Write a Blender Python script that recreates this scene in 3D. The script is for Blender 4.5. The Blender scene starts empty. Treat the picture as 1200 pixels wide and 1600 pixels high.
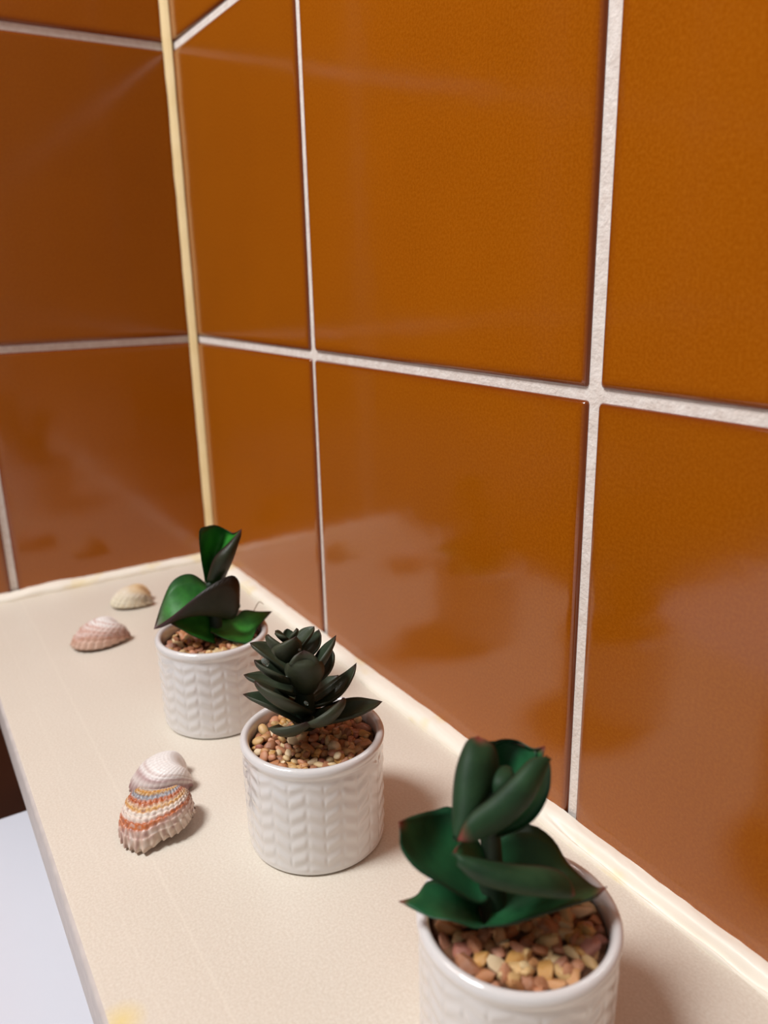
import bpy, bmesh, math, random
from mathutils import Vector, Matrix, noise
import numpy as np
random.seed(7)
S = bpy.context.scene
C = S.collection
U = 0.2                                    # tile module in metres
# ---------------------------------------------------------------- camera
cam_d = bpy.data.cameras.new('camera'); cam = bpy.data.objects.new('camera', cam_d); C.objects.link(cam)
R = ((0.5352988846895939, 0.8443945526332, -0.021282470119524888),
     (0.2269900396952298, -0.16807716893557334, -0.9592838928918592),
     (-0.8135911909117715, 0.5086726892284605, -0.28164067409351734))
M = Matrix(((R[0][0], -R[1][0], -R[2][0]), (R[0][1], -R[1][1], -R[2][1]), (R[0][2], -R[1][2], -R[2][2]))).to_4x4()
M.translation = (0.5669684833, -0.1965220956, 0.204180214)
cam.matrix_world = M
cam_d.sensor_fit = 'VERTICAL'; cam_d.sensor_height = 36; cam_d.sensor_width = 27
cam_d.lens = 1233.76 * 36 / 1600
cam_d.clip_start = 0.01
cam_d.dof.use_dof = True; cam_d.dof.focus_distance = 0.288; cam_d.dof.aperture_fstop = 10.0
S.camera = cam
# ---------------------------------------------------------------- world, lamps, exposure
w = bpy.data.worlds.new('room_light'); S.world = w; w.use_nodes = True
w.node_tree.nodes['Background'].inputs[0].default_value = (1.0, 0.97, 0.92, 1)
w.node_tree.nodes['Background'].inputs[1].default_value = 0.19
def area(name, loc, target, size, power, col):
    d = bpy.data.lights.new(name, 'AREA'); d.shape = 'DISK'; d.size = size; d.energy = power; d.color = col
    o = bpy.data.objects.new(name, d); C.objects.link(o); o.location = loc
    o.rotation_euler = (Vector(target) - Vector(loc)).to_track_quat('-Z', 'Y').to_euler()
area('ceiling_lamp', (0.24, -0.85, 1.35), (0.32, -0.08, 0), 0.42, 21.5, (0.98, 0.99, 1.0))
S.view_settings.view_transform = 'Standard'; S.view_settings.look = 'None'
S.view_settings.exposure = 0.0; S.view_settings.gamma = 1.0; S.view_settings.use_curve_mapping = False

# ---------------------------------------------------------------- measured data (millimetres, in each pot's own frame)
REAR = [["up",[[-1.0,0.0,68.9],[-2.0,-1.0,81.1],[-1.8,-1.0,94.6],[1.8,5.0,94.9],[6.3,9.0,93.9],[11.0,9.0,91.2],[14.0,6.0,89.5],[17.6,-1.0,93.9]],[[0.3,3.0,67.6],[3.2,9.0,75.9],[8.3,11.0,83.7],[13.4,6.0,88.1],[17.6,-1.0,93.9]],[[1.7,-3.0,69.7],[3.9,-6.0,82.2],[10.6,-6.0,89.0],[17.6,-1.0,93.9]]],["up",[[-0.4,-5.0,71.9],[3.9,-8.0,83.5],[10.5,-7.0,89.3],[17.6,-2.0,94.2]],[[3.8,-7.0,71.0],[9.5,-10.0,81.3],[13.6,-8.0,88.2],[17.6,-2.0,94.2]],[[8.4,0.0,70.2],[12.1,1.0,78.9],[15.3,0.0,87.7],[17.6,-2.0,94.2]]],["big",[[1.5,6.0,63.9],[-7.2,9.0,70.6],[-16.1,5.0,69.4],[-22.3,0.0,59.6],[-26.2,-6.0,50.7]],[[8.9,-5.0,51.7],[-2.8,-9.0,56.7],[-12.9,-9.0,56.5],[-20.6,-7.0,53.4],[-26.2,-6.0,50.7]],[[14.4,-4.0,61.5],[14.5,-7.0,69.8],[11.2,-10.0,74.8],[3.7,-13.0,73.3],[-5.1,-14.0,68.4],[-15.2,-12.0,60.1],[-26.2,-6.0,50.7]]],["low",[[0.2,3.0,49.4],[-3.8,2.0,54.3],[-8.8,-1.0,54.6],[-14.2,-4.0,54.5],[-19.0,-8.0,54.2]],[[0.8,-2.0,44.8],[-4.0,-4.0,47.5],[-9.3,-6.0,49.4],[-14.4,-7.0,52.3],[-19.0,-8.0,54.2]],[[1.3,-9.0,40.6],[-2.9,-11.0,43.6],[-8.5,-12.0,47.5],[-13.4,-11.0,51.2],[-19.0,-8.0,54.2]]],["low",[[2.4,2.0,49.6],[11.5,6.0,47.3],[16.3,8.0,49.3],[23.1,8.0,47.8],[29.4,0.0,50.4]],[[-0.2,-3.0,46.6],[8.0,-3.0,44.9],[16.4,-1.0,43.8],[22.9,0.0,46.6],[29.4,0.0,50.4]],[[-0.3,-9.0,47.4],[5.8,-12.0,44.1],[12.6,-13.0,41.5],[17.3,-12.0,40.7],[21.3,-4.0,44.5],[29.4,0.0,50.4]]],["low",[[-1.3,8.0,56.1],[3.6,20.0,54.5],[10.6,26.0,50.0]],[[2.6,2.0,52.0],[6.3,14.0,48.4],[10.6,26.0,50.0]],[[9.1,3.0,48.3],[15.0,14.0,49.2],[10.6,26.0,50.0]]]]
FRONT = [["up",[[-15.0,-16.0,76.9],[-16.5,-10.0,81.1],[-16.2,-5.0,88.5],[-14.0,-0.0,93.6],[-11.3,3.0,93.5]],[[-15.0,-16.0,76.9],[-13.3,-13.0,82.0],[-11.7,-8.0,87.5],[-10.9,-3.0,91.9],[-11.3,3.0,93.5]],[[-15.0,-16.0,76.9],[-11.1,-12.0,80.6],[-7.7,-6.0,83.2],[-5.7,-0.0,86.8],[-7.2,2.0,91.8],[-11.3,3.0,93.5]]],["up",[[6.0,-2.0,92.4],[2.0,-4.0,93.0],[-2.4,-8.0,90.2],[-7.2,-11.0,86.2],[-12.0,-14.0,82.9],[-14.4,-17.0,77.7]],[[6.0,-2.0,92.4],[3.1,-6.5,91.3],[-0.5,-10.5,87.8],[-5.5,-13.5,83.3],[-11.0,-16.2,80.6],[-14.4,-17.0,77.7]],[[6.0,-2.0,92.4],[4.4,-5.0,87.1],[1.8,-9.0,83.5],[-3.5,-12.0,78.8],[-9.8,-15.0,76.8],[-14.4,-17.0,77.7]]],["up",[[-6.6,-10.0,75.1],[-2.1,-10.0,81.6],[0.7,-9.0,87.2],[3.0,-7.0,91.3],[5.8,-0.0,91.7]],[[-5.7,-6.0,72.0],[-0.1,-3.0,75.4],[3.4,-1.0,79.9],[5.0,0.0,85.5],[5.8,-0.0,91.7]],[[-6.1,-8.0,72.6],[-0.0,-5.0,73.2],[4.3,-2.0,75.8],[6.8,1.0,80.7],[6.9,1.0,87.5],[5.8,-0.0,91.7]]],["up",[[-8.3,2.0,73.2],[-9.7,4.0,85.6],[-7.3,9.0,88.6],[-1.9,11.0,88.3],[2.6,9.0,87.3],[5.5,8.0,89.0]],[[-4.7,10.0,67.7],[-3.9,15.0,76.2],[-0.6,14.0,81.8],[2.6,10.0,84.8],[5.5,8.0,89.0]],[[-0.2,4.0,71.4],[2.3,5.0,78.6],[4.6,5.0,83.9],[4.7,6.0,86.7],[5.5,8.0,89.0]]],["up",[[-12.7,-4.0,68.3],[-13.2,1.0,79.7],[-10.9,6.0,88.6],[-5.2,12.0,86.9],[2.6,10.0,86.8]],[[-6.5,3.0,64.8],[-5.8,8.0,73.6],[-4.5,12.0,79.5],[-0.7,12.0,84.4],[2.6,10.0,86.8]],[[-1.1,-2.0,70.7],[1.3,3.0,76.8],[2.7,6.0,82.4],[3.4,8.0,86.2],[2.6,10.0,86.8]]],["low",[[-6.8,-0.0,59.3],[-10.6,-3.0,66.5],[-13.4,-8.0,71.1],[-15.9,-12.0,70.2]],[[-7.8,-2.0,59.5],[-11.4,-6.0,65.6],[-13.8,-10.0,69.2],[-15.9,-12.0,70.2]],[[-8.2,-5.0,59.4],[-11.2,-9.0,64.6],[-13.6,-12.0,68.4],[-15.9,-12.0,70.2]]],["low",[[-7.6,-3.0,81.3],[-8.1,-1.0,84.8],[-7.1,1.0,86.3],[-3.2,3.0,85.2]],[[-7.0,-5.0,81.6],[-5.5,-5.0,85.4],[-4.1,-2.0,86.5],[-3.2,3.0,85.2]],[[-4.4,-4.0,81.8],[-2.4,-3.0,83.8],[-2.0,-1.0,85.5],[-3.2,3.0,85.2]]],["big",[[-10.6,6.0,59.3],[-17.7,8.0,67.6],[-23.0,5.0,68.7],[-27.7,-2.0,71.6],[-30.0,-8.0,74.2]],[[-10.4,5.0,50.5],[-16.5,3.0,56.5],[-23.0,-0.0,61.5],[-27.2,-5.0,68.8],[-30.0,-8.0,74.2]],[[-7.0,-4.0,50.7],[-10.0,-8.0,51.6],[-18.0,-14.0,61.6],[-24.5,-16.0,67.4],[-28.5,-14.0,71.1],[-29.3,-11.0,73.6],[-30.0,-8.0,74.2]]],["low",[[-10.0,-0.0,46.7],[-16.8,0.0,50.2],[-23.3,-2.0,52.1],[-26.0,-7.0,51.6],[-29.9,-11.0,52.7]],[[-9.7,-3.0,44.0],[-16.2,-6.0,48.5],[-21.9,-9.0,51.1],[-26.0,-11.0,52.6],[-29.9,-11.0,52.7]],[[-7.1,-12.0,48.9],[-10.6,-14.0,50.1],[-15.3,-15.0,52.5],[-21.2,-14.0,51.7],[-26.4,-12.0,51.8],[-29.9,-11.0,52.7]]],["big",[[-13.2,4.0,55.1],[-6.8,9.0,60.8],[2.2,13.0,61.3],[8.7,14.0,56.7],[12.8,12.0,51.2],[17.1,7.0,50.6],[20.0,3.0,51.9],[22.1,-0.0,55.1]],[[-7.1,-2.0,46.2],[-0.5,-0.0,47.4],[7.1,1.0,49.7],[13.4,-1.0,52.4],[18.1,-1.0,53.1],[22.1,-0.0,55.1]],[[-9.7,-12.0,48.8],[-3.4,-14.0,52.4],[3.7,-14.0,56.0],[11.8,-10.0,56.7],[17.8,-5.0,55.6],[22.1,-0.0,55.1]]],["big",[[-16.1,-17.0,73.9],[-10.3,-15.0,72.0],[-1.8,-12.0,69.0],[6.4,-9.0,66.7],[11.2,-7.0,63.1],[13.6,-9.0,59.2]],[[-14.1,-18.0,73.3],[-7.5,-19.0,71.2],[-0.1,-18.0,68.9],[6.8,-15.0,66.1],[11.1,-11.0,62.2],[13.6,-9.0,59.2]],[[-14.6,-17.0,71.2],[-10.1,-16.0,65.8],[-1.5,-15.0,63.2],[6.5,-13.0,61.4],[11.2,-11.0,59.9],[13.6,-9.0,59.2]]]]
MID = [[[-3.4,-2.0,49.6],[-13.8,-7.0,60.2],[-23.8,-6.0,64.1],11],[[-7.0,-3.0,48.8],[-6.8,-14.0,53.8],[-1.3,-18.0,58.3],17],[[-1.3,-3.0,51.2],[5.5,-15.0,57.9],[11.2,-15.0,64.8],15],[[0.6,-1.0,48.1],[14.5,-3.0,52.6],[26.5,0.0,53.4],13],[[0.5,1.0,54.4],[10.0,4.0,57.7],[17.9,8.0,66.0],10],[[-0.5,2.0,55.1],[5.6,10.0,56.0],[11.1,15.0,57.7],11],[[-5.4,0.0,60.1],[-15.6,-0.0,65.4],[-23.6,0.0,68.6],10],[[-2.2,-2.0,53.5],[-11.4,-14.0,66.2],[-18.6,-13.0,72.6],15],[[-5.6,-2.0,66.2],[-13.0,-8.0,73.3],[-18.9,-8.0,78.2],12],[[-7.4,-0.0,69.2],[-14.5,2.0,76.0],[-20.8,3.0,79.6],9.5],[[-1.3,-4.0,63.0],[-1.6,-12.0,74.5],[-1.4,-12.0,82.5],14],[[-0.5,-1.0,66.4],[4.8,-5.0,75.8],[10.2,-2.0,82.6],11],[[0.9,1.0,63.5],[6.5,3.0,68.2],[8.6,5.0,73.9],8],[[-5.6,1.0,75.2],[-1.2,2.0,81.0],[2.8,4.0,83.9],8],[[-3.1,1.0,73.4],[1.6,4.0,76.6],[4.3,7.0,81.2],9],[[-5.6,-2.0,74.0],[-7.0,-8.0,81.4],[-3.8,-9.0,86.5],11],[[-7.1,-1.0,75.3],[-11.5,-5.0,82.2],[-13.5,-5.0,86.2],10],[[-6.5,-0.0,80.2],[-9.0,-3.0,84.5],[-11.3,-2.0,85.9],6],[[-6.5,1.0,80.8],[-6.9,2.0,82.6],[-7.1,3.0,84.1],4],[[-6.2,-0.0,81.3],[-4.9,-1.0,83.8],[-3.7,-1.0,86.0],4.5],[[-5.1,2.0,54.3],[-9.3,12.0,53.8],[-13.1,18.0,53.2],10],[[-6.5,2.0,67.0],[-4.8,9.0,68.4],[-2.1,12.0,70.7],9],[[-3.5,2.0,46.1],[-4.5,16.0,42.6],[-4.5,22.0,42.3],12]]
STEM_M = [[-2.3,0.0,46.0],[-2.1,0.0,55.2],[-3.5,-0.0,67.2],[-5.9,-0.0,77.4],[-6.4,-0.0,81.8]]
STEM_R = [[1.6,0.0,40.7],[2.4,0.0,50.4],[1.8,0.0,62.6],[0.6,0.0,68.7]]
STEM_F = [[-5.9,-0.0,37.6],[-6.7,-0.0,48.5],[-7.4,-0.0,61.8],[-7.6,-0.0,73.5]]
GLUE = [[-15.1,-9.0,77.5],[-7.7,-9.0,70.4],[-1.7,-9.0,60.3],[-2.9,-9.0,81.3]]
THREAD = [[20.8,8.0,47.8],[22.5,9.0,50.3],[23.6,10.0,51.4],[24.5,10.0,51.9],[26.1,10.0,50.4]]
SHELLS = {"A":[[65.4,-67.3],[59.7,-94.1]],"B":[[106.8,-95.5],[112.6,-129.7]],"C":[[270.9,-112.3],[267.8,-137.5]],"D":[[282.4,-125.0],[311.3,-145.4]]}

# ---------------------------------------------------------------- materials
def lin(r, g, b):
    f = lambda c: (c/255/12.92 if c <= 10 else ((c/255+.055)/1.055)**2.4)
    return (f(r), f(g), f(b), 1)
class Mat:
    def __init__(s, name, rough=.5, col=(.5,.5,.5,1), spec=.5):
        s.m = bpy.data.materials.new(name); s.m.use_nodes = True; s.t = s.m.node_tree
        s.b = s.t.nodes['Principled BSDF']; s.out = s.t.nodes['Material Output']
        s.b.inputs['Roughness'].default_value = rough; s.b.inputs['Base Color'].default_value = col
        s.b.inputs['Specular IOR Level'].default_value = spec
    def n(s, typ, **kw):
        x = s.t.nodes.new(typ)
        for k, v in kw.items():
            if k[0] == '_': x.inputs[k[1:].replace('_', ' ')].default_value = v
            else: setattr(x, k, v)
        return x
    def l(s, a, b): s.t.links.new(a, b)
    def noise(s, scale, detail=3, co='Object', rough=.5):
        tc = s.n('ShaderNodeTexCoord'); nz = s.n('ShaderNodeTexNoise'); nz.inputs['Scale'].default_value = scale
        nz.inputs['Detail'].default_value = detail; nz.inputs['Roughness'].default_value = rough
        s.l(tc.outputs[co], nz.inputs['Vector']); return nz.outputs['Fac']
    def ramp(s, fac, stops):
        r = s.n('ShaderNodeValToRGB'); e = r.color_ramp.elements
        while len(e) < len(stops): e.new(.5)
        for el, (p, c) in zip(e, stops): el.position = p; el.color = c
        s.l(fac, r.inputs[0]); return r.outputs[0]
    def mix(s, fac, a, b, mode='MIX'):
        x = s.n('ShaderNodeMix', data_type='RGBA', blend_type=mode)
        for i, v in ((0, fac), (6, a), (7, b)):
            if hasattr(v, 'is_linked'): s.l(v, x.inputs[i])
            else: x.inputs[i].default_value = v
        return x.outputs[2]
    def col(s, o): s.l(o, s.b.inputs['Base Color'])
    def bump(s, h, dist=.001, strength=1.0):
        b = s.n('ShaderNodeBump'); b.inputs['Distance'].default_value = dist; b.inputs['Strength'].default_value = strength
        s.l(h, b.inputs['Height']); s.l(b.outputs[0], s.b.inputs['Normal']); return b

def m_tile(name, a, b, c):
    m = Mat(name, .13, spec=.7)
    big = m.noise(14, 3, 'Object'); fine = m.noise(900, 2, 'Object', .7)
    oi = m.n('ShaderNodeObjectInfo')
    base = m.mix(big, a, b)
    sp = m.ramp(fine, [(.38, (0, 0, 0, 1)), (.68, (1, 1, 1, 1))])
    mx = m.n('ShaderNodeMath', operation='MULTIPLY'); m.l(sp, mx.inputs[0]); mx.inputs[1].default_value = .42
    base = m.mix(mx.outputs[0], base, c)
    at = m.n('ShaderNodeAttribute', attribute_name='rimdark')
    base = m.mix(at.outputs['Fac'], base, lin(120, 52, 6))
    hsv = m.n('ShaderNodeHueSaturation'); m.l(base, hsv.inputs['Color'])
    mr = m.n('ShaderNodeMapRange'); m.l(oi.outputs['Random'], mr.inputs[0]); mr.inputs[3].default_value = .93; mr.inputs[4].default_value = 1.06
    m.l(mr.outputs[0], hsv.inputs['Value']); m.col(hsv.outputs[0])
    m.bump(m.noise(45, 2), .0006, .25)
    return m.m
MT_TILE = m_tile('amber_glaze', lin(146, 74, 2), lin(160, 85, 3), lin(182, 108, 22))
def m_plain(name, c1, c2, scale=60, rough=.5, bump=.0, bscale=400, spec=.5, co='Object', detail=3):
    m = Mat(name, rough, spec=spec)
    f = m.ramp(m.noise(scale, detail, co), [(.3, c1), (.7, c2)]); m.col(f)
    if bump: m.bump(m.noise(bscale, 3, co), bump, .7)
    return m
MT_GROUT = m_plain('white_grout', lin(226, 214, 204), lin(242, 234, 226), 300, .9, .0006, 700).m
MT_CORNER = m_plain('cream_corner_caulk', lin(240, 208, 150), lin(250, 222, 170), 40, .55, .0003, 150).m
m = m_plain('cream_caulk', lin(250, 240, 222), lin(252, 246, 232), 60, .4, .0004, 120)
pt = m.ramp(m.noise(38, 4), [(.56, (0, 0, 0, 1)), (.68, (.75, .75, .75, 1))])
m.col(m.mix(pt, lin(250, 243, 228), lin(246, 228, 176)))
MT_CAULK = m.m
# cream ledge stone
m = Mat('cream_stone', .33, spec=.45)
f1 = m.ramp(m.noise(9, 4), [(.3, lin(222, 214, 201)), (.7, lin(230, 223, 211))])
f2 = m.ramp(m.noise(1100, 2), [(.35, (0, 0, 0, 1)), (.75, (1, 1, 1, 1))])
base = m.mix(.35, f1, m.mix(f2, lin(212, 196, 172), lin(246, 238, 222)))
vz = m.n('ShaderNodeTexVoronoi'); vz.inputs['Scale'].default_value = 55
tc = m.n('ShaderNodeTexCoord'); m.l(tc.outputs['Object'], vz.inputs['Vector'])
spk = m.ramp(vz.outputs['Distance'], [(.025, (.6, .6, .6, 1)), (.05, (0, 0, 0, 1))])
gate = m.ramp(m.noise(23, 1), [(.56, (0, 0, 0, 1)), (.6, (1, 1, 1, 1))])
mm = m.n('ShaderNodeMath', operation='MULTIPLY'); m.l(spk, mm.inputs[0]); m.l(gate, mm.inputs[1])
base = m.mix(mm.outputs[0], base, lin(120, 104, 84))
def dist_mask(m, p, r0, r1, amt):
    v = m.n('ShaderNodeVectorMath', operation='DISTANCE'); t = m.n('ShaderNodeTexCoord'); m.l(t.outputs['Object'], v.inputs[0]); v.inputs[1].default_value = p
    return m.ramp(v.outputs['Value'], [(r0, (amt, amt, amt, 1)), (r1, (0, 0, 0, 1))])
base = m.mix(dist_mask(m, (.3737, -.1691, 0), .002, .006, .8), base, lin(236, 214, 140))
# two long thin lines, slightly paler than the stone around them
sep = m.n('ShaderNodeSeparateXYZ'); m.l(tc.outputs['Object'], sep.inputs[0])
for yy, amt in ((-.1418, .22), (-.159, .10)):
    a = m.n('ShaderNodeMath', operation='SUBTRACT'); m.l(sep.outputs[1], a.inputs[0]); a.inputs[1].default_value = yy
    b = m.n('ShaderNodeMath', operation='ABSOLUTE'); m.l(a.outputs[0], b.inputs[0])
    mr = m.n('ShaderNodeMapRange'); m.l(b.outputs[0], mr.inputs[0]); mr.inputs[2].default_value = .0009; mr.inputs[3].default_value = amt; mr.inputs[4].default_value = 0
    base = m.mix(mr.outputs[0], base, lin(245, 238, 222))
m.col(base); m.bump(m.noise(700, 2), .00012, .5)
MT_STONE = m.m
m = Mat('white_glaze', .12, lin(229, 226, 224), .6); m.b.inputs['Coat Weight'].default_value = .6; m.b.inputs['Coat Roughness'].default_value = .06
MT_POT = m.m
MT_WHITE = m_plain('white_enamel', lin(222, 225, 236), lin(226, 229, 239), 4, .35).m
MT_WOOD = m_plain('dark_brown_wood', lin(46, 17, 2), lin(56, 22, 3), 12, .6, spec=.25).m
MT_FLOOR = m_plain('brown_floor_tile', lin(92, 60, 38), lin(112, 74, 48), 8, .4).m
MT_SOIL = m_plain('soil', lin(86, 54, 34), lin(120, 82, 54), 300, .95).m
m = Mat('pebbles', .28, spec=.6)
oi = m.n('ShaderNodeObjectInfo')
base = m.ramp(oi.outputs['Random'], [(0, lin(204, 140, 80)), (.12, lin(220, 178, 112)), (.25, lin(160, 88, 50)), (.36, lin(232, 204, 150)), (.48, lin(208, 148, 56)),
     (.6, lin(176, 106, 82)), (.7, lin(238, 214, 172)), (.8, lin(206, 134, 96)), (.9, lin(184, 106, 48)), (.96, lin(166, 82, 76))])
r_ = base.node; r_.color_ramp.interpolation = 'CONSTANT'
st = m.n('ShaderNodeTexWave'); st.inputs['Scale'].default_value = 160; st.inputs['Distortion'].default_value = 6; st.inputs['Detail'].default_value = 2
tc = m.n('ShaderNodeTexCoord'); m.l(tc.outputs['Object'], st.inputs['Vector'])
base = m.mix(m.ramp(st.outputs['Fac'], [(.5, (0, 0, 0, 1)), (1, (.55, .55, .55, 1))]), base, lin(240, 214, 176))
base = m.mix(m.ramp(m.noise(350, 3), [(.5, (0, 0, 0, 1)), (.75, (.6, .6, .6, 1))]), base, lin(168, 96, 58))
m.col(base); m.bump(m.noise(900, 2), .0001, .5)
MT_PEB = m.m
def m_leaf(name, c0, c1, edge, tip, rough, spec=.5):
    m = Mat(name, rough, spec=spec)
    base = m.ramp(m.noise(140, 4), [(.3, c0), (.7, c1)])
    e = m.n('ShaderNodeAttribute', attribute_name='edge'); t = m.n('ShaderNodeAttribute', attribute_name='tip')
    base = m.mix(e.outputs['Fac'], base, edge); base = m.mix(t.outputs['Fac'], base, tip)
    m.col(base); m.bump(m.noise(500, 3), .0002, .5); m.b.inputs['Subsurface Weight'].default_value = 0.0
    return m.m
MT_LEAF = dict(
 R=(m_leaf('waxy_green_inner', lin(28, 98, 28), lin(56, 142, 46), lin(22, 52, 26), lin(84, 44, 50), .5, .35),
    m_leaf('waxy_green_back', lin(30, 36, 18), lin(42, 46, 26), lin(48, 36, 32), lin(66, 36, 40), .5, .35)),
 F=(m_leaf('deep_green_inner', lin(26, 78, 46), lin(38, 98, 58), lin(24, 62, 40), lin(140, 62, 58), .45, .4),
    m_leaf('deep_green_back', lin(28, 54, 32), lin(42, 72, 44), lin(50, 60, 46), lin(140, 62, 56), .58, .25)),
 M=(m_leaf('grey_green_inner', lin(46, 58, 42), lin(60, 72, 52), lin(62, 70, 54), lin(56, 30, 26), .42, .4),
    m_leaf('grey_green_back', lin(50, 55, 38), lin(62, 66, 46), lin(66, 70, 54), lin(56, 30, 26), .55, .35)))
MT_STEM = m_plain('stem_green', lin(26, 40, 26), lin(40, 56, 34), 200, .6).m
m = Mat('clear_glue', .15, lin(205, 214, 206)); m.b.inputs['Transmission Weight'].default_value = .75; m.b.inputs['IOR'].default_value = 1.4; MT_GLUE = m.m
MT_THREAD = m_plain('pale_thread', lin(170, 140, 110), lin(190, 160, 130), 200, .6).m
m = Mat('shell', .38, spec=.4); a = m.n('ShaderNodeAttribute', attribute_name='pigment')
m.col(a.outputs['Color']); m.bump(m.noise(1500, 3), .0001, .6); MT_SHELL = m.m
MT_METAL = Mat('lamp_housing', .4, lin(220, 220, 220)).m

# ---------------------------------------------------------------- helpers
def mesh_obj(name, me, parent=None, kind=None):
    o = bpy.data.objects.new(name, me); C.objects.link(o)
    if parent: o.parent = parent
    if kind: o['kind'] = kind
    return o
def make(name, verts, faces, mats, parent=None, smooth=True, kind=None):
    me = bpy.data.meshes.new(name); me.from_pydata([tuple(v) for v in verts], [], faces)
    for m in (mats if isinstance(mats, (list, tuple)) else [mats]): me.materials.append(m)
    if smooth: me.shade_smooth()
    me.update(); return mesh_obj(name, me, parent, kind)
def box_mesh(name, lo, hi, mat, bev=0, seg=2):
    bm = bmesh.new(); bmesh.ops.create_cube(bm, size=1)
    for v in bm.verts: v.co = Vector([lo[i] + (v.co[i] + .5) * (hi[i] - lo[i]) for i in range(3)])
    if bev: bmesh.ops.bevel(bm, geom=bm.edges[:], offset=bev, segments=seg, affect='EDGES', profile=.5)
    me = bpy.data.meshes.new(name); bm.to_mesh(me); bm.free(); me.materials.append(mat)
    if bev: me.shade_smooth()
    return me
def box(name, lo, hi, mat, parent=None, bev=0, kind=None, seg=2): return mesh_obj(name, box_mesh(name, lo, hi, mat, bev, seg), parent, kind)
def thing(name, label, cat, loc=(0,0,0), rz=0, group=None):
    o = bpy.data.objects.new(name, None); C.objects.link(o); o.location = loc; o.rotation_euler = (0,0,rz); o.empty_display_size = .02
    o['label'] = label; o['category'] = cat
    if group: o['group'] = group
    return o
def crm(pts, n):
    P = [Vector(p) for p in pts]; P = [P[0]*2 - P[1]] + P + [P[-1]*2 - P[-2]]; k = len(P) - 3; out = []
    for i in range(n):
        x = i / (n - 1) * k; j = min(int(x), k - 1); t = x - j; a, b, c, d = P[j:j+4]
        out.append(.5 * (2*b + (c - a)*t + (2*a - 5*b + 4*c - d)*t*t + (3*b - a - 3*c + d)*t**3))
    return out
def tube(name, pts, rads, mat, parent, seg=10):
    n = len(pts); V = []; F = []
    for i, p in enumerate(pts):
        t = (pts[min(i+1, n-1)] - pts[max(i-1, 0)]).normalized(); a = t.orthogonal().normalized(); b = t.cross(a)
        for k in range(seg):
            an = 2*math.pi*k/seg; V.append(p + (a*math.cos(an) + b*math.sin(an)) * rads[i])
    for i in range(n-1):
        for k in range(seg): F.append((i*seg+k, i*seg+(k+1) % seg, (i+1)*seg+(k+1) % seg, (i+1)*seg+k))
    F.append(tuple(range(seg))[::-1]); F.append(tuple((n-1)*seg+k for k in range(seg)))
    return make(name, V, F, mat, parent)

# ---------------------------------------------------------------- walls of tiles
G = .0046                                   # joint width
def tile_mesh(name, w, h):
    """glazed tile lying in the local XZ plane, face towards -Y, soft rounded rim"""
    prof = [(0, .0050), (0, .0016), (.0004, .0007), (.0011, .0002), (.0024, 0.0)]   # inset, depth behind the face
    V = []; F = []; W = []
    for ins, dep in prof:
        r = .0012; x0, x1, z0, z1 = ins, w - ins, ins, h - ins
        ring = []
        for cx, cz, a0 in ((x1-r, z1-r, 0), (x0+r, z1-r, 90), (x0+r, z0+r, 180), (x1-r, z0+r, 270)):
            for k in range(3):
                a = math.radians(a0 + 45*k); ring.append((cx + r*math.cos(a), cz + r*math.sin(a)))
        for x, z in ring:
            V.append((x, dep, z)); W.append(1.0 if dep > .0006 else .6 if dep > .0001 else .22)
    n = 12
    for j in range(len(prof)-1):
        for k in range(n): F.append((j*n+k, (j+1)*n+k, (j+1)*n+(k+1) % n, j*n+(k+1) % n))
    # glaze is a shade deeper for the last few mm next to the rim
    base = len(V)
    for k in range(n):
        x, _, z = V[(len(prof)-1)*n+k]; cx = min(max(x, .0045), w-.0045); cz = min(max(z, .0045), h-.0045)
        V.append((cx, 0, cz)); W.append(0)
    for k in range(n): F.append(((len(prof)-1)*n+k, base+k, base+(k+1) % n, (len(prof)-1)*n+(k+1) % n))
    F.append(tuple(base+k for k in range(n)))
    me = bpy.data.meshes.new(name); me.from_pydata(V, [], F); me.materials.append(MT_TILE)
    me.attributes.new('rimdark', 'FLOAT', 'POINT').data.foreach_set('value', W)
    me.shade_smooth()
    me.set_sharp_from_angle(angle=math.radians(40)) if hasattr(me, 'set_sharp_from_angle') else None
    me.update(); return me
cache = {}
def tmesh(w, h):
    k = (round(w, 4), round(h, 4))
    if k not in cache: cache[k] = tile_mesh('tile', *k)
    return cache[k]
PH = .1876                                   # row pitch
rows = [(.1664 + PH*i) for i in range(-6, 8)]
ZF = -.85
wr = box('wall_right', (-.02, .0016, ZF), (1.31, .06, rows[-1]), MT_GROUT, kind='structure')
wl = box('wall_left', (-.06, -1.62, ZF), (-.0016, .0016, rows[-1]), MT_GROUT, kind='structure')
rnd = random.Random(3)
xs = [.0] + [.1833 + U*i for i in range(0, 6)]
for j in range(len(rows)-1):
    z0, z1 = rows[j], rows[j+1]
    wide = .0011 if z0 > .15 else 0.0        # the joints above the first row are a little wider
    for i in range(len(xs)-1):
        if z1 < -.03: continue               # hidden behind the ledge box
        g0 = (G+wide)/2 if i else .0035; g1 = (G+wide)/2
        o = mesh_obj('tile', tmesh(xs[i+1]-xs[i]-g0-g1, z1-z0-G), wr)
        o.location = (xs[i]+g0, rnd.uniform(-.00025, .00015), z0+G/2); o.rotation_euler = (rnd.uniform(-.0012, .0012), 0, rnd.uniform(-.0012, .0012))
ys = [.0] + [.1434 + U*i for i in range(0, 8)]
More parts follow.
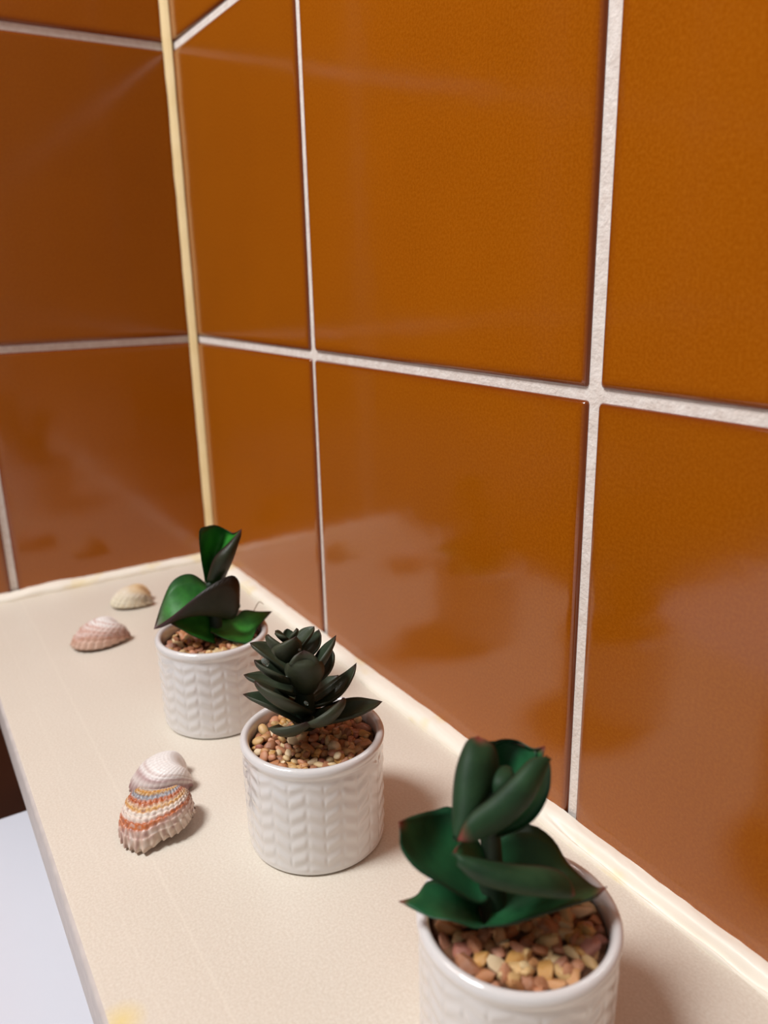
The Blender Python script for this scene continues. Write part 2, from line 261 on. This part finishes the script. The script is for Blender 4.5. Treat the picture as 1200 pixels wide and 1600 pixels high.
for j in range(len(rows)-1):
    z0, z1 = rows[j], rows[j+1]
    if z0 < ZF: continue
    for i in range(len(ys)-1):
        g0 = G/2 if i else .0035; g1 = G/2
        o = mesh_obj('tile', tmesh(ys[i+1]-ys[i]-g0-g1, z1-z0-G), wl)
        # local X runs from the far end towards the corner, face towards +X
        o.location = (rnd.uniform(-.00015, .00025), -ys[i+1]+g1, z0+G/2); o.rotation_euler = (0, 0, math.pi/2 + rnd.uniform(-.0012, .0012))
floor = box('floor', (-.06, -1.62, ZF-.05), (1.31, .06, ZF), MT_FLOOR, kind='structure')

# corner caulk: a slightly uneven concave bead down the corner
V = []; F = []; n = 120
for i in range(n):
    z = .002 + i/(n-1)*(rows[-1]-.004)
    wob = .0006*noise.noise(Vector((0, 0, z*45))) + .0004*noise.noise(Vector((3, 0, z*140)))
    r = .0048 + wob
    for k, (a, b) in enumerate(((0, -r), (.0008, -r*.95), (.0016, -r*.55), (.0026, -.0026), (r*.55, -.0016), (r*.95, -.0008), (r, 0), (0, 0))):
        V.append((a - .0002*(k in (0,)), b, z))
for i in range(n-1):
    for k in range(8): F.append((i*8+k, i*8+(k+1) % 8, (i+1)*8+(k+1) % 8, (i+1)*8+k))
make('trim_1', V, F, MT_CORNER, kind='structure')

# ---------------------------------------------------------------- ledge
led = thing('ledge', 'cream speckled stone ledge below amber tiled walls, carrying the three potted succulents and the shells', 'ledge', (0, 0, 0))
slab = box('slab', (.0012, -.1738, -.026), (1.29, -.0012, 0), MT_STONE, led, .0022, seg=4)
slab.data.materials.append(m_plain('grey_stone_edge', lin(196, 187, 182), lin(208, 199, 193), 200, .6).m)
for p_ in slab.data.polygons:
    if p_.normal.y < -.55: p_.material_index = 1  # front faces of the slab get a greyer tone than its top
box('apron', (.0012, -.150, ZF), (1.28, -.0012, -.0262), MT_GROUT, led)

# caulk beads where the ledge meets the walls
def bead(name, length, axis, seed, gap=False):
    V = []; F = []; n = int(length/.0018); K = 19
    for i in range(n):
        s = i/(n-1)*length
        nz = lambda f, o: noise.noise(Vector((s*f, seed, o)))
        wdt = .0088 + .0011*nz(22, 0) + .0007*nz(90, 1); hgt = .0042 + .0008*nz(15, 2) + .0005*nz(70, 3)
        if axis == 'y': hgt += .0010*math.exp(-((s-.118)/.018)**2)
        for k in range(K):
            a = k/(K-1)*math.pi/2
            d = wdt*math.sin(a)**.9; h = hgt*math.cos(a)**.8 + .00025*nz(260, k)
            h += .0009*math.sin(a*2)*(.6 + nz(30, 5))
            if gap:                                  # the bead has pulled off in a long groove near the camera
                gm = max(0, min(1, (s-.375)/.02))*max(0, min(1, (.485-s)/.02))
                h -= gm*.0034*math.exp(-((d-.0066)/.0012)**2)
            h = max(h, -.0002 if k == K-1 else .00005)
            V.append((s, -d, h) if axis == 'x' else (d, -s, h))
    for i in range(n-1):
        for k in range(K-1):
            q = (i*K+k, i*K+k+1, (i+1)*K+k+1, (i+1)*K+k); F.append(q[::-1] if axis == 'y' else q)
    return make(name, V, F, MT_CAULK, kind='structure')
bead('trim_2', 1.28, 'x', 4.2, True)
bead('trim_3', .173, 'y', 9.7)

# ---------------------------------------------------------------- white machine and brown cabinet below the ledge
wm = thing('washing_machine', 'white enamelled appliance top below the ledge at the lower left edge of the photo', 'appliance', (.161, -.16, ZF))
box('top', (0, -.60, .757), (.62, 0, .79), MT_WHITE, wm, .003, seg=3)
box('body', (.006, -.594, .03), (.614, -.006, .7568), MT_WHITE, wm, .004)
for x in (.04, .58):
    for y in (-.04, -.56): box('foot', (x-.02, y-.02, 0), (x+.02, y+.02, .0298), MT_METAL, wm, .003)
cb = thing('cabinet', 'dark brown wooden cabinet between the left wall and the white appliance', 'cabinet', (.002, -.16, ZF))
box('carcass', (0, -.60, 0), (.157, 0, .752), MT_WOOD, cb, .001)
box('top', (0, -.60, .7522), (.157, 0, .770), MT_WOOD, cb, .002)

# ---------------------------------------------------------------- pots
NC = 13
def pot_mesh():
    H = .0442; nA = 13*26; V = []; F = []
    body = []
    NB = 120
    for i in range(NB+1):
        z = .0016 + (H-.0045-.0016)*i/NB; body.append((.02585 + .0003*(z/H), z, 1))
    prof = [(.0225, .0009, 0), (.0240, .0002, 0), (.0248, .0002, 0), (.0255, .0007, 0), (.0258, .0012, 0)] + body
    ro = .02685
    prof += [(.0264, H-.0038, 0), (.02675, H-.0030, 0), (ro, H-.0022, 0), (ro-.0001, H-.0012, 0), (ro-.0005, H-.0005, 0), (ro-.0011, H-.0001, 0), (ro-.0017, H, 0),
             (ro-.0023, H-.0002, 0), (ro-.0029, H-.0008, 0), (ro-.0033, H-.0018, 0), (ro-.0035, H-.0035, 0), (.0231, .030, 0), (.0229, .012, 0), (.021, .006, 0)]
    z0, z1 = .002, H-.0055; P = .0060
    for r, z, f in prof:
        for k in range(nA):
            a = 2*math.pi*k/nA; rr = r
            if f:
                c = (k/nA*NC) % 1.0; q = abs(c-.5)*2             # 0 in the middle of a column, 1 at its borders
                ph = (z - q*.0032)/P
                s = .5 + .5*math.cos(2*math.pi*ph)
                env = max(0, min(1, (z-z0)/.0015))*max(0, min(1, (z1-z)/.0025))
                e2 = min(1, q/.12)*min(1, (1-q)/.2); e2 = e2*e2*(3-2*e2)
                rr += .00034*env*s*e2
            V.append((rr*math.cos(a), rr*math.sin(a), z))
    L = len(prof)
    for j in range(L-1):
        for k in range(nA): F.append((j*nA+k, j*nA+(k+1) % nA, (j+1)*nA+(k+1) % nA, (j+1)*nA+k))
    F.append(tuple((L-1)*nA+k for k in range(nA))); F.append(tuple(range(nA))[::-1])
    me = bpy.data.meshes.new('pot'); me.from_pydata([tuple(v) for v in V], [], F); me.materials.append(MT_POT); me.shade_smooth(); return me
POTM = pot_mesh()
def pebble_meshes(n, chip):
    out = []
    for i in range(n):
        bm = bmesh.new(); bmesh.ops.create_icosphere(bm, subdivisions=2, radius=1)
        sc = Vector((random.uniform(.95, 1.4), random.uniform(.65, .95), random.uniform(.5, .75)))
        pl = [Vector((random.gauss(0,1), random.gauss(0,1), random.gauss(0,1))).normalized() for _ in range(7)] if chip else []
        for v in bm.verts:
            c = v.co.copy()
            for d in pl:
                t = c.dot(d)
                if t > .62: c -= d*(t-.62)
            c *= 1 + .16*noise.noise(c*1.3 + Vector((i*7, 0, 0)))
            v.co = Vector((c.x*sc.x, c.y*sc.y, c.z*sc.z))
        me = bpy.data.meshes.new('pebble'); bm.to_mesh(me); bm.free(); me.materials.append(MT_PEB); me.shade_smooth()
        if chip: me.set_sharp_from_angle(angle=math.radians(38))
        out.append(me)
    return out
PEB = pebble_meshes(8, False); CHIP = pebble_meshes(8, True)
def gravel(par, n, size, seed, meshes, cover=.0228, z=.0396):
    r = random.Random(seed); pts = []
    tries = 0
    while len(pts) < n and tries < 60000:
        tries += 1
        s = size*r.uniform(.7, 1.35); a = r.uniform(0, 2*math.pi); q = math.sqrt(r.random())*(cover-s*.8)
        x, y = q*math.cos(a), q*math.sin(a)
        if all((x-X)**2+(y-Y)**2 > ((s+S_)*.56)**2 for X, Y, S_ in pts): pts.append((x, y, s))
    lower = [(x, y, s) for x, y, s in pts]
    for x, y, s in pts:
        o = mesh_obj('pebble', r.choice(meshes), par); o.scale = (s, s, s)
        o.location = (x, y, z + r.uniform(-.0009, .0009)); o.rotation_euler = (r.gauss(0, .45), r.gauss(0, .45), r.uniform(0, 6.28))
    k = 0
    while k < n*.35:                                             # a few more lying in the hollows on top
        s = size*r.uniform(.6, .95); a = r.uniform(0, 2*math.pi); q = math.sqrt(r.random())*(cover-s)
        x, y = q*math.cos(a), q*math.sin(a); k += 1
        o = mesh_obj('pebble', r.choice(meshes), par); o.scale = (s, s, s)
        o.location = (x, y, z + .0012 + r.uniform(-.0005, .0007)); o.rotation_euler = (r.gauss(0, .6), r.gauss(0, .6), r.uniform(0, 6.28))
    # soil below
    V = [(0, 0, z-.0004)]; n2 = 40
    for k in range(n2): V.append((.0228*math.cos(2*math.pi*k/n2), .0228*math.sin(2*math.pi*k/n2), z-.0006))
    for k in range(n2): V.append((.0215*math.cos(2*math.pi*k/n2), .0215*math.sin(2*math.pi*k/n2), .008))
    F = [(0, 1+k, 1+(k+1) % n2) for k in range(n2)] + [(1+k, n2+1+k, n2+1+(k+1) % n2, 1+(k+1) % n2) for k in range(n2)] + [tuple(n2+1+k for k in range(n2))[::-1]]
    make('soil', V, F, MT_SOIL, par)

mm3 = lambda p: Vector(p)*.001
def leaf(par, A, Mi, B, mats, th=.0009, nu=22, nv=13, TIP0=.8):
    a, m_, b = crm([mm3(p) for p in A], nu), crm([mm3(p) for p in Mi], nu), crm([mm3(p) for p in B], nu)
    P = [[None]*nv for _ in range(nu)]
    out = Vector((0, 0, 0))
    for i in range(nu):
        out += m_[i] - (a[i]+b[i])/2
        for j in range(nv):
            s = 2*j/(nv-1)-1
            P[i][j] = a[i]*(s*(s-1)/2) + m_[i]*(1-s*s) + b[i]*(s*(s+1)/2)
    V = []; E = []; T = []; Fc = []; MI = []
    Nn = [[None]*nv for _ in range(nu)]; acc = 0
    for i in range(nu):
        for j in range(nv):
            du = P[min(i+1, nu-1)][j]-P[max(i-1, 0)][j]; dv = P[i][min(j+1, nv-1)]-P[i][max(j-1, 0)]
            nn = du.cross(dv)
            if nn.length < 1e-12: nn = out.copy()
            Nn[i][j] = nn.normalized()
            if 1 < i < nu-4: acc += Nn[i][j].dot(out)
    sg = 1 if acc > 0 else -1
    for layer in (0, 1):
        for i in range(nu):
            for j in range(nv):
                s = abs(2*j/(nv-1)-1); u = i/(nu-1)
                t = th*(1-s**4)*min(1, (1-u)*6+.15)
                V.append(P[i][j] + (Nn[i][j]*sg*t if layer else Vector((0,0,0))))
                E.append(max(0, (s-.55)/.45)**1.5*.9); T.append(min(1, max(0, (u-TIP0)/(1-TIP0))**1.2*1.2))
    o1 = nu*nv
    for i in range(nu-1):
        for j in range(nv-1):
            q = (i*nv+j, (i+1)*nv+j, (i+1)*nv+j+1, i*nv+j+1)
            i0, i1 = (q[::-1], tuple(x+o1 for x in q)) if sg > 0 else (q, tuple(x+o1 for x in q[::-1]))
            Fc.append(i0); MI.append(0); Fc.append(i1); MI.append(1)
    for i in range(nu-1):
        for j in (0, nv-1):
            Fc.append((i*nv+j, (i+1)*nv+j, (i+1)*nv+j+o1, i*nv+j+o1)); MI.append(1)
    for i in (0, nu-1):
        for j in range(nv-1): Fc.append((i*nv+j, i*nv+j+1, i*nv+j+1+o1, i*nv+j+o1)); MI.append(1)
    me = bpy.data.meshes.new('leaf'); me.from_pydata([tuple(v) for v in V], [], Fc)
    me.materials.append(mats[0]); me.materials.append(mats[1]); me.polygons.foreach_set('material_index', MI)
    me.attributes.new('edge', 'FLOAT', 'POINT').data.foreach_set('value', E)
    me.attributes.new('tip', 'FLOAT', 'POINT').data.foreach_set('value', T)
    bm = bmesh.new(); bm.from_mesh(me); bmesh.ops.remove_doubles(bm, verts=bm.verts, dist=2e-6); bm.to_mesh(me); bm.free()
    me.shade_smooth(); me.update()
    return mesh_obj('leaf', me, par)
def spire_leaf(par, b, m_, t, w, stem):
    b, m_, t = Vector(b), Vector(m_), Vector(t)
    N = 13; cen = []; rho = Vector(((t-b).x, (t-b).y, 0))
    side = Vector((0, 0, 1)).cross(rho).normalized()
    c1 = m_*2 - (b+t)/2
    A, Mi, B = [], [], []
    for i in range(N):
        u = i/(N-1); c = b*(1-u)**2 + c1*2*u*(1-u) + t*u*u
        tan = ((c1-b)*(1-u) + (t-c1)*u).normalized()
        up = side.cross(tan);
        if up.z < 0 and rho.length > 1: up = -up
        prof = .6 + .4*math.sin(u/.42*math.pi/2) if u < .42 else max(0, math.cos((u-.42)/.58*math.pi/2))**.9*(1 - .35*max(0, (u-.7)/.3)*(1-u)/.3)
        if w > 13.5 and u >= .42: prof = max(0, math.cos((u-.42)/.58*math.pi/2))**.62
        hw = w/2*max(prof, 0)
        cup = hw*.55*(1-.35*u)
        A.append(c - side*hw + up*cup*.55); B.append(c + side*hw + up*cup*.55); Mi.append(c - up*cup*.5)
    Mi[-1] = A[-1] = B[-1] = t
    return leaf(par, A, Mi, B, MT_LEAF['M'], TIP0=.86, th=.0010, nu=20, nv=9)
LAB = dict(
 R=('succulent_pot', 'white chevron-embossed pot with a bright green broad-leaved succulent, nearest the tiled corner'),
 M=('succulent_pot', 'white chevron-embossed middle pot with a dark grey-green succulent of many small pointed leaves'),
 F=('succulent_pot', 'white chevron-embossed pot nearest the camera, its deep green broad leaves with reddish tips'))
POS = dict(R=(.2259, -.0826, math.atan2(-.94848906, -.31680987)), M=(.3315, -.08295, 0), F=(.4405, -.0786, 0))
HV = dict(R=(0.94848906, -0.31680987), M=(0.90070485, -0.43443155), F=(0.73138737, -0.68196225))
for k in 'RMF':
    h = HV[k]; Y = (h[0]*-1, h[1]*-1)
    # data frame: x right, second = away from the camera; build rotation from it
    rz = math.atan2(-Y[0], Y[1])
    nm, lb = LAB[k]
    t = thing(nm, lb, 'potted plant', (POS[k][0], POS[k][1], 0), rz, 'three potted succulents on the ledge')
    p = mesh_obj('pot', POTM, t); p.rotation_euler.z = math.radians({'R': -90-6, 'M': -90+6, 'F': -90+14}[k]) + math.pi/NC
    if k == 'R':
        gravel(t, 105, .0028, 11, CHIP, z=.0388)
        for kind, A, Mi, B in REAR: leaf(t, A, Mi, B, MT_LEAF['R'], TIP0=.55 if kind == 'big' else .8)
        tube('stem', crm([mm3(p) for p in STEM_R], 12), [.0035-.0018*i/11 for i in range(12)], MT_STEM, t)
        tube('thread', crm([mm3(p) for p in THREAD], 16), [.00018]*16, MT_THREAD, t, 6)
    if k == 'F':
        gravel(t, 115, .0032, 23, CHIP, z=.0402)
        for kind, A, Mi, B in FRONT: leaf(t, A, Mi, B, MT_LEAF['F'], th=.001, TIP0=.82)
        tube('stem', crm([mm3(p) for p in STEM_F], 12), [.0042-.002*i/11 for i in range(12)], MT_STEM, t)
    if k == 'M':
        gravel(t, 140, .0024, 5, PEB+CHIP[:3], z=.0400)
        for b, m_, tp, w_ in MID: spire_leaf(t, b, m_, tp, w_, None)
        tube('stem', crm([mm3(p) for p in STEM_M], 16), [.0045-.0033*i/15 for i in range(16)], MT_STEM, t)
        for q, sz in zip(GLUE, ((.0011, .0008, .0018), (.0009, .0007, .0013), (.0007, .0006, .001), (.0005, .0005, .0006))):
            bm = bmesh.new(); bmesh.ops.create_uvsphere(bm, u_segments=12, v_segments=8, radius=1)
            me = bpy.data.meshes.new('glue_drop'); bm.to_mesh(me); bm.free(); me.materials.append(MT_GLUE); me.shade_smooth()
            o = mesh_obj('glue_drop', me, t); o.location = mm3(q); o.scale = sz; o.rotation_euler = (0, -.6, 0)

# ---------------------------------------------------------------- cockle shells
def mixc(a, b, t): t = max(0, min(1, t)); return tuple(a[i]*(1-t)+b[i]*t for i in range(4))
WHITE, CREAM, TAN, PINK, MAUVE, ORANGE, AMBER, SLATE = lin(244,240,236), lin(238,226,206), lin(222,190,142), lin(206,160,142), lin(158,118,116), lin(190,98,38), lin(218,158,64), lin(140,144,152)
def ramp_c(st, x):
    for (p0, c0), (p1, c1) in zip(st, st[1:]):
        if x <= p1: return mixc(c0, c1, (x-p0)/(p1-p0+1e-9))
    return st[-1][1]
def shell(label, umbo, margin, L, W, Hh, bands, ribs=22, tilt=0, roll=0, lift=0, skew=.0, chip=False, seed=0, amt=1.0, ribamp=1.0, blot=.3, GRV=.35, name='cockle_shell'):
    nr, nf = 90, ribs*9; V = []; F = []; Cc = []; fm = math.radians(88)
    for i in range(nr+1):
        r = i/nr
        for j in range(nf+1):
            q = -1+2*j/nf; ph = q*fm
            fx = math.sin(ph)*(1-.10*abs(q)); rad = (max(math.cos(ph*.86), .02))**.62
            rr = r*rad
            if chip: rr *= 1 - .15*min(1, max(0, (q-.02)/.12))*r**5 - .03*r**5*max(0, noise.noise(Vector((q*9, 3, 0))))
            wf = r**.55
            x = W*.5*1.28*wf*rad*fx*(1+.15*(1-abs(q)))*1 + skew*W*.25*math.sin(r*math.pi)*.6
            y = -L*rr*(math.cos(ph)*.94+.06)
            f = math.sqrt(max(0, 1-((r-.36)/.64)**2)) if r > .36 else math.sin(max(r, .012)/.36*math.pi/2)**.5
            g = max(0, 1-abs(q)**2.4)**.5
            z = Hh*f*(.25*min(1, (1-r)*6)+.75*1)*g
            z += 0
            a = ribamp*.00042*min(1, r*2.2)*abs(math.cos(math.pi*ribs*(q+1)/2))**.7*min(1, g*3+.3)
            conc = .00022*math.sin(r*95 + 1.5*noise.noise(Vector((q*3, seed, 0))))*r*ribamp
            edge = .0007*(r**14)*math.cos(2*math.pi*ribs*(q+1)/2)
            V.append(Vector((x, y - L*.10*(1-r)**3 - edge, z + a + conc)))
            n1 = noise.noise(Vector((q*2.2, r*2.5, seed)))
            c = ramp_c(bands, r + .11*n1 + .035*math.sin(q*3))
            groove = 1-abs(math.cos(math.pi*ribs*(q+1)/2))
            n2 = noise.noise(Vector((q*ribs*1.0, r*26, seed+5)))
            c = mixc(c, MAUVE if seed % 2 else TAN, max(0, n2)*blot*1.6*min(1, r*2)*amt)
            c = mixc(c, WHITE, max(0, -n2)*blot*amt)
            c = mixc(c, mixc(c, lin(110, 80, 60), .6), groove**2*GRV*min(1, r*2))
            Cc.append(c)
    st = nf+1
    for i in range(nr):
        for j in range(nf): F.append((i*st+j, i*st+j+1, (i+1)*st+j+1, (i+1)*st+j))
    me = bpy.data.meshes.new('cockle_shell'); me.from_pydata([tuple(v) for v in V], [], [f[::-1] for f in F])
    me.materials.append(MT_SHELL); at = me.attributes.new('pigment', 'FLOAT_COLOR', 'POINT')
    at.data.foreach_set('color', [c for q in Cc for c in q]); me.shade_smooth(); me.update()
    o = mesh_obj(name, me); sm = o.modifiers.new('thickness', 'SOLIDIFY'); sm.thickness = .0009; sm.offset = -1
    o['label'] = label; o['category'] = 'shell'; o['group'] = 'cockle shells lying on the ledge'
    a = Vector(umbo+[0])*.001; b = Vector(margin+[0])*.001; d = (b-a).normalized()
    rz = math.atan2(d.x, -d.y)
    M_ = Matrix.Translation((0,0,0)) @ Matrix.Rotation(rz, 4, 'Z') @ Matrix.Rotation(tilt, 4, 'X') @ Matrix.Rotation(roll, 4, 'Y')
    zs = [(M_ @ v).z for v in V[st:]]; ctr = (a+b)/2; c0 = M_ @ Vector((0, -L/2, 0))
    o.matrix_world = Matrix.Translation((ctr.x-c0.x, ctr.y-c0.y, -min(zs)+.0010+lift)) @ M_
    return o
SH = SHELLS
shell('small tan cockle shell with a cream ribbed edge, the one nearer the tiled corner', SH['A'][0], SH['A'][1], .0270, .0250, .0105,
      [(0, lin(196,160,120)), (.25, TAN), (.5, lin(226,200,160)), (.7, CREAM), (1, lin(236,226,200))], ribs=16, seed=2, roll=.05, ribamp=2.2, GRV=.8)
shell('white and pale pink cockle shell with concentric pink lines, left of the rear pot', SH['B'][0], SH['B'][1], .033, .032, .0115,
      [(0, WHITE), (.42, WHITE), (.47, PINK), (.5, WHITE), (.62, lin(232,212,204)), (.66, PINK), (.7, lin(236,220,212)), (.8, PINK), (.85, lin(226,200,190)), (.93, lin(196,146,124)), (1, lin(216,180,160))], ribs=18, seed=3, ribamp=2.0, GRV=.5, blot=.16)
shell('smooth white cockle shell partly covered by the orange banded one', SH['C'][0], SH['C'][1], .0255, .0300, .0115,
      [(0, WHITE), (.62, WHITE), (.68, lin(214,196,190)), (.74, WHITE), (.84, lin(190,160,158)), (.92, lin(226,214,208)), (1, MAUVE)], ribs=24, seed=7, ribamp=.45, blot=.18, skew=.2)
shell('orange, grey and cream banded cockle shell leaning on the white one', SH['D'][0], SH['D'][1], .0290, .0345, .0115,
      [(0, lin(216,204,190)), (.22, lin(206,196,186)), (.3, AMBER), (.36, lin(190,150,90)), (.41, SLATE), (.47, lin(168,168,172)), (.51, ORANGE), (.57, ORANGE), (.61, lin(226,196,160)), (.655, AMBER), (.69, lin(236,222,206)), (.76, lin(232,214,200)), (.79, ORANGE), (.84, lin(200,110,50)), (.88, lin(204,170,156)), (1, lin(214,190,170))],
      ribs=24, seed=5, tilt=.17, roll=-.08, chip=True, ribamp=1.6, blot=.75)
